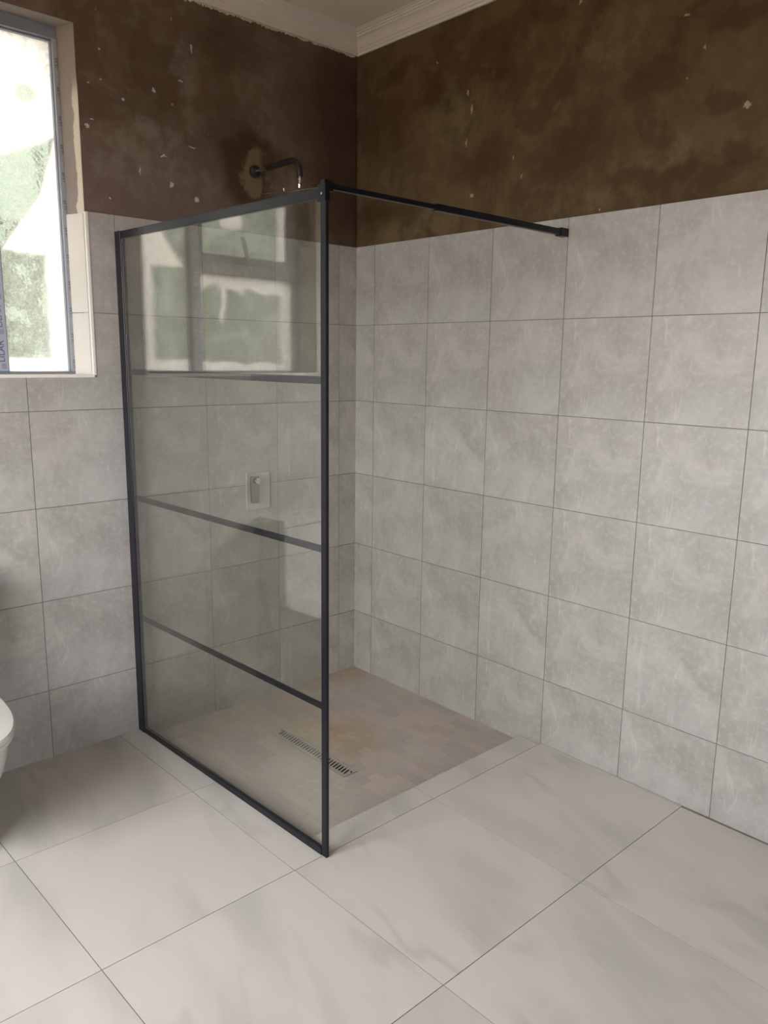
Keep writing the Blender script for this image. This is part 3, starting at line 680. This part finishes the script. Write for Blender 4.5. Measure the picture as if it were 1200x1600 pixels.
def mask_side(t, x, z, wob, o):
    up = halfplane(t, x, z, wob, (-1.495, 2.175), (-1.300, 2.262), 0.03, 0.010)
    lo = halfplane(t, x, z, wob, (-1.300, 2.210), (-1.372, 2.060), 0.02, 0.006)   # right of the diagonal sweep
    lo2 = halfplane(t, x, z, wob, (-1.372, 2.060), (-1.530, 1.840), 0.02, 0.006)
    sweep = t.math('MULTIPLY', t.math('SUBTRACT', 1.0, halfplane(t, x, z, wob, (-1.372, 2.060), (-1.300, 2.300), 0.02)), t.math('SUBTRACT', 1.0, up))
    sweep = t.math('MAXIMUM', sweep, t.math('SUBTRACT', 1.0, halfplane(t, x, z, wob, (-1.530, 1.845), (-1.372, 2.060), 0.02)))
    sweep = t.math('MULTIPLY', sweep, t.math('SUBTRACT', 1.0, up))
    low = t.ramp(t.math('ADD', z, t.math('MULTIPLY', wob, 0.06)), 1.868, 1.848)
    box_ = t.math('MULTIPLY', low, t.ramp(t.math('ADD', x, t.math('MULTIPLY', wob, 0.05)), -1.355, -1.385))
    box_ = t.math('MULTIPLY', box_, t.ramp(t.math('ADD', z, t.math('MULTIPLY', wob, 0.05)), 1.482, 1.500))
    m = t.math('MAXIMUM', up, sweep)
    m = t.math('MULTIPLY', m, t.math('SUBTRACT', 1.0, t.math('MULTIPLY', box_, 0.85)))
    # thumbed bare marks in the upper part
    sc = t.n('ShaderNodeVectorMath', operation='SCALE'); t.set(sc.inputs[0], t.vmath('SUBTRACT', t.noise(o, 18, 3).outputs[1], (0.5, 0.5, 0.5))); sc.inputs[3].default_value = 0.05
    w2 = t.vmath('ADD', o, sc.outputs[0])
    s1 = t.ellipse(w2, (-1.400, 0, 2.385), (0.035, 9, 0.028), 0.35)
    s2 = t.ellipse(w2, (-1.440, 0, 2.255), (0.008, 9, 0.015), 0.35)
    m = t.math('MULTIPLY', m, t.math('SUBTRACT', 1.0, t.math('MULTIPLY', t.math('MAXIMUM', s1, s2), 0.75)))
    top = t.math('MULTIPLY', t.ramp(z, 2.30, 2.50), t.ramp(t.noise(o, 60, 3).outputs[0], 0.40, 0.60))
    m = t.math('MULTIPLY', m, t.math('SUBTRACT', 1.0, t.math('MULTIPLY', top, 0.35)))
    return m
def mask_low(t, x, z, wob, o):
    top = t.ramp(t.math('ADD', z, t.math('MULTIPLY', wob, 0.16)), 1.775, 1.800)
    left = t.ramp(t.math('ADD', x, t.math('MULTIPLY', wob, 0.05)), -2.015, -2.035)
    bot = t.ramp(t.math('ADD', z, t.math('MULTIPLY', wob, 0.06)), 1.490, 1.472)
    drip = t.ramp(t.math('ABSOLUTE', t.math('ADD', t.math('ADD', x, 1.715), t.math('MULTIPLY', wob, 0.10))), 0.020, 0.006)
    drip = t.math('MULTIPLY', drip, t.ramp(z, 1.60, 1.68))
    return t.math('MAXIMUM', t.math('MAXIMUM', top, left), t.math('MAXIMUM', bot, drip))
def mask_up(t, x, z, wob, o):
    a = t.math('MULTIPLY', t.ramp(t.math('ADD', x, t.math('MULTIPLY', wob, 0.06)), -1.815, -1.800), t.ramp(t.math('ADD', x, t.math('MULTIPLY', wob, 0.08)), -1.690, -1.705))
    a = t.math('MULTIPLY', a, t.ramp(t.math('ADD', z, t.math('MULTIPLY', wob, 0.05)), 2.020, 2.050))
    left = t.ramp(t.math('ADD', x, t.math('MULTIPLY', wob, 0.04)), -1.995, -2.010)
    return t.math('MAXIMUM', a, left)
wb('pane', MX1-0.006, JX+0.006, SZ-0.004, HZ+0.004, GY, GY+0.005, mat_painted_glass('painted_glass_side', mask_side), bev=0)
wb('pane', LX-0.006, MX0+0.006, SZ-0.004, TZ0+0.006, GY, GY+0.005, mat_painted_glass('painted_glass_low', mask_low), bev=0)
wb('pane', LX+0.036, MX0-0.006, TZ1-0.006, HZ-0.030, GY-0.012, GY-0.007, mat_painted_glass('painted_glass_vent', mask_up), par=sash, bev=0)
# window stay handle on the vent
bm = bmesh.new()
tube(bm, [(-1.800, FY-0.009, 1.900), (-1.800, FY-0.022, 1.905), (-1.795, FY-0.030, 1.930), (-1.780, FY-0.030, 1.985), (-1.770, FY-0.030, 2.005)], [0.007, 0.007, 0.0065, 0.0065, 0.005], 12)
obj('stay_handle', bm, FRAME, sash, smooth=True)
# protective tape with its lettering along jamb and mullion
def text_mesh(body, size):
    cu = bpy.data.curves.new('lettering', 'FONT'); cu.body = body; cu.size = size; cu.align_x = 'LEFT'; cu.extrude = 0.0002; cu.resolution_u = 3
    tmp = bpy.data.objects.new('lettering', cu); C.objects.link(tmp)
    dg = bpy.context.evaluated_depsgraph_get(); me = bpy.data.meshes.new_from_object(tmp.evaluated_get(dg))
    bpy.data.objects.remove(tmp); me.materials.clear(); me.materials.append(INK); return me
tm = text_mesh('LILAR', 0.030)
tp = wb('tape', MX0+0.004, MX1-0.003, SZ+0.002, HZ-0.02, FY-0.0046, FY-0.0038, TAPE, bev=0)
for k in range(9):
    z = 1.478+k*0.118
    R_ = Matrix(((0, -1, 0), (0, 0, -1), (1, 0, 0))).to_4x4()      # text x -> +z, text y -> -x, normal -> -y
    o = link('lettering', tm, None, tp, Matrix.Translation((MX1-0.014, FY-0.0049, z)) @ R_)
    wb('stripe', MX0+0.020, MX1-0.010, z-0.022, z-0.004, FY-0.00485, FY-0.0046, simple('tape_stripe', (0.27, 0.25, 0.36), 0.6) if k == 0 else bpy.data.materials['tape_stripe'], par=tp, bev=0)
tp2 = wb('tape', JX+0.0005, OX1-SPW-0.0012, SZ+0.002, HZ, FY-0.0008, FY-0.0001, simple('grey_tape', (0.33, 0.35, 0.39), 0.5), bev=0)
tm2 = text_mesh('LILAR', 0.0135)
for k in range(12):
    link('lettering', tm2, None, tp2, Matrix.Translation((OX1-SPW-0.001, FY-0.0012, 1.458+k*0.093)) @ R_)

# ------------------------------------------------------------------ window 2 (behind and left of the camera, lets the daylight in)
win2 = empty('window_2', (0, 0, 0), 'structure')
def w2(name, y0, y1, z0, z1, x0=X0-0.15, x1=X0-0.09, mat=FRAME):
    bm = bmesh.new(); box(bm, x0, x1, y0, y1, z0, z1); return obj(name, bm, mat, win2)
w2('frame', WY0, WY0+0.04, WZ0, WZ1); w2('frame', WY1-0.04, WY1, WZ0, WZ1); w2('frame', WY0, WY1, WZ0, WZ0+0.04); w2('frame', WY0, WY1, WZ1-0.04, WZ1)
w2('mullion', (WY0+WY1)/2-0.025, (WY0+WY1)/2+0.025, WZ0, WZ1)
w2('pane', WY0+0.03, (WY0+WY1)/2, WZ0+0.03, WZ1-0.03, X0-0.123, X0-0.118, CLEARG); w2('pane', (WY0+WY1)/2, WY1-0.03, WZ0+0.03, WZ1-0.03, X0-0.123, X0-0.118, CLEARG)

fill_light_door = empty('fill_light_door_1', (0, 0, 0), 'structure')  # unseen, added to throw fill light on the left wall
def d1(name, x0, x1, z0, z1, y0=Y0-0.16, y1=Y0-0.10, mat=FRAME):
    bm = bmesh.new(); box(bm, x0, x1, y0, y1, z0, z1); return obj(name, bm, mat, fill_light_door)
mxd = (DX_0+DX_1)/2
for a, b in ((DX_0, mxd), (mxd, DX_1)):
    d1('fill_light_stile', a, a+0.06, 0, DZ_1); d1('fill_light_stile', b-0.06, b, 0, DZ_1); d1('fill_light_rail', a+0.06, b-0.06, 0, 0.12); d1('fill_light_rail', a+0.06, b-0.06, DZ_1-0.06, DZ_1)
    d1('pane', a+0.06, b-0.06, 0.12, DZ_1-0.06, Y0-0.132, Y0-0.127, CLEARG)
# ------------------------------------------------------------------ toilet
TX = -1.944
toilet = tag(empty('toilet', (TX, -0.30, 0)), 'white ceramic toilet cut off by the left edge of the picture', 'toilet')
def ring(hw, yb, yf, z, n=44, p=2.6, q=3.0):
    """egg-shaped ring: straight back at yb, rounded front at yf"""
    pts = []; cy = yb-0.14 if yb-yf > 0.30 else (yb+yf)/2
    for k in range(n):
        a = 2*math.pi*k/n; c, s = math.cos(a), math.sin(a)
        if s < 0: x = hw*math.copysign(abs(c)**(2/p), c); y = cy-(cy-yf)*abs(s)**(2/p)
        else: x = hw*math.copysign(abs(c)**(2/4.0), c); y = cy+(yb-cy)*abs(s)**(2/4.0)
        pts.append((TX+x, y, z))
    return pts
def loft(rings, close=True):
    bm = bmesh.new(); R = [[bm.verts.new(p) for p in r] for r in rings]
    for i in range(len(R)-1):
        n = len(R[i])
        for k in range(n): bm.faces.new((R[i][k], R[i][(k+1) % n], R[i+1][(k+1) % n], R[i+1][k]))
    if close: bm.faces.new(R[0][::-1]); bm.faces.new(R[-1])
    return bm
body = [(.113, -.06, -.520, 0.0), (.115, -.06, -.524, .010), (.110, -.06, -.514, .018), (.098, -.06, -.500, .05), (.090, -.055, -.494, .10), (.096, -.05, -.500, .15), (.124, -.045, -.545, .20), (.150, -.04, -.595, .25),
        (.167, -.035, -.630, .30), (.176, -.03, -.648, .345), (.180, -.03, -.655, .385), (.178, -.03, -.654, .398)]
chld(toilet, loft([ring(a, b, c, z) for a, b, c, z in body]), 'bowl', CERAM, True)
chld(toilet, loft([ring(a, b, c, z) for a, b, c, z in [(.176, -.17, -.652, .3975), (.181, -.165, -.659, .400), (.181, -.165, -.659, .408), (.178, -.17, -.655, .4105)]]), 'seat', SEATM, True)
chld(toilet, loft([ring(a, b, c, z) for a, b, c, z in [(.178, -.17, -.655, .4115), (.184, -.165, -.662, .414), (.184, -.165, -.662, .424), (.180, -.17, -.657, .4290), (.168, -.18, -.640, .4310), (.05, -.3, -.45, .4318)]]), 'lid', SEATM, True)
bm = bmesh.new(); box(bm, TX-.150, TX+.150, -.175, -.004, .3985, .775, bev=0.018); cis = chld(toilet, bm, 'cistern', CERAM, True)
bm = bmesh.new(); box(bm, TX-.157, TX+.157, -.183, -.002, .776, .806, bev=0.008); cl = chld(toilet, bm, 'cistern_lid', CERAM, True)
bm = bmesh.new(); tube(bm, [(TX, -.09, .806), (TX, -.09, .812)], 0.024, 24); b_ = chld(toilet, bm, 'flush_button', CHROME, True); b_.parent = cl
for s in (-1, 1):
    bm = bmesh.new(); tube(bm, [(TX+s*.075-.02, -.155, .416), (TX+s*.075+.02, -.155, .416)], 0.010, 14); chld(toilet, bm, 'hinge', SEATM, True)

# ------------------------------------------------------------------ outdoors, seen only through the painted panes
ground = obj('ground', boxes([(-40, 40, -40, 40, -0.45, -0.25)]), GRASS); ground['kind'] = 'structure'
hedge = tag(empty('hedge', (-1.0, 2.6, -0.25)), 'green hedge outside, behind the painted window panes', 'hedge')
rnd = random.Random(5); bm = bmesh.new()
for k in range(5200):
    a = Vector((rnd.uniform(-4.2, 5.5), rnd.uniform(2.0, 3.0), rnd.uniform(-0.2, 2.9)))
    a.z *= 0.9+0.1*math.sin(a.x*2.1)
    sx, sy = rnd.uniform(0.05, 0.11), rnd.uniform(0.03, 0.06)
    R_ = Euler((rnd.uniform(0, 6.3), rnd.uniform(0, 6.3), rnd.uniform(0, 6.3))).to_matrix()
    vs = [bm.verts.new(a+R_ @ Vector(v)) for v in ((-sx, 0, 0), (0, -sy, 0.01), (sx, 0, 0), (0, sy, 0.01))]
    bm.faces.new((vs[0], vs[1], vs[2])); bm.faces.new((vs[0], vs[2], vs[3]))
bmesh.ops.transform(bm, matrix=Matrix.Translation((1.0, -2.6, 0.25)), verts=bm.verts[:])
me = bpy.data.meshes.new('leaves'); bm.to_mesh(me); bm.free(); lf = link('leaves', me, LEAF, hedge); lf['kind'] = 'stuff'
bm = bmesh.new(); rx = -4.0
while rx < 5.5:
    x = rx+rnd.uniform(-.1, .1); tube(bm, [(x, 2.5, -0.25), (x+rnd.uniform(-.1, .1), 2.5+rnd.uniform(-.1, .1), 1.3), (x+rnd.uniform(-.2, .2), 2.5+rnd.uniform(-.2, .2), 3.0)], [0.05, 0.035, 0.012], 7); rx += 0.6
bmesh.ops.transform(bm, matrix=Matrix.Translation((1.0, -2.6, 0.25)), verts=bm.verts[:])
o = obj('stems', bm, BARK, hedge); o['kind'] = 'stuff'
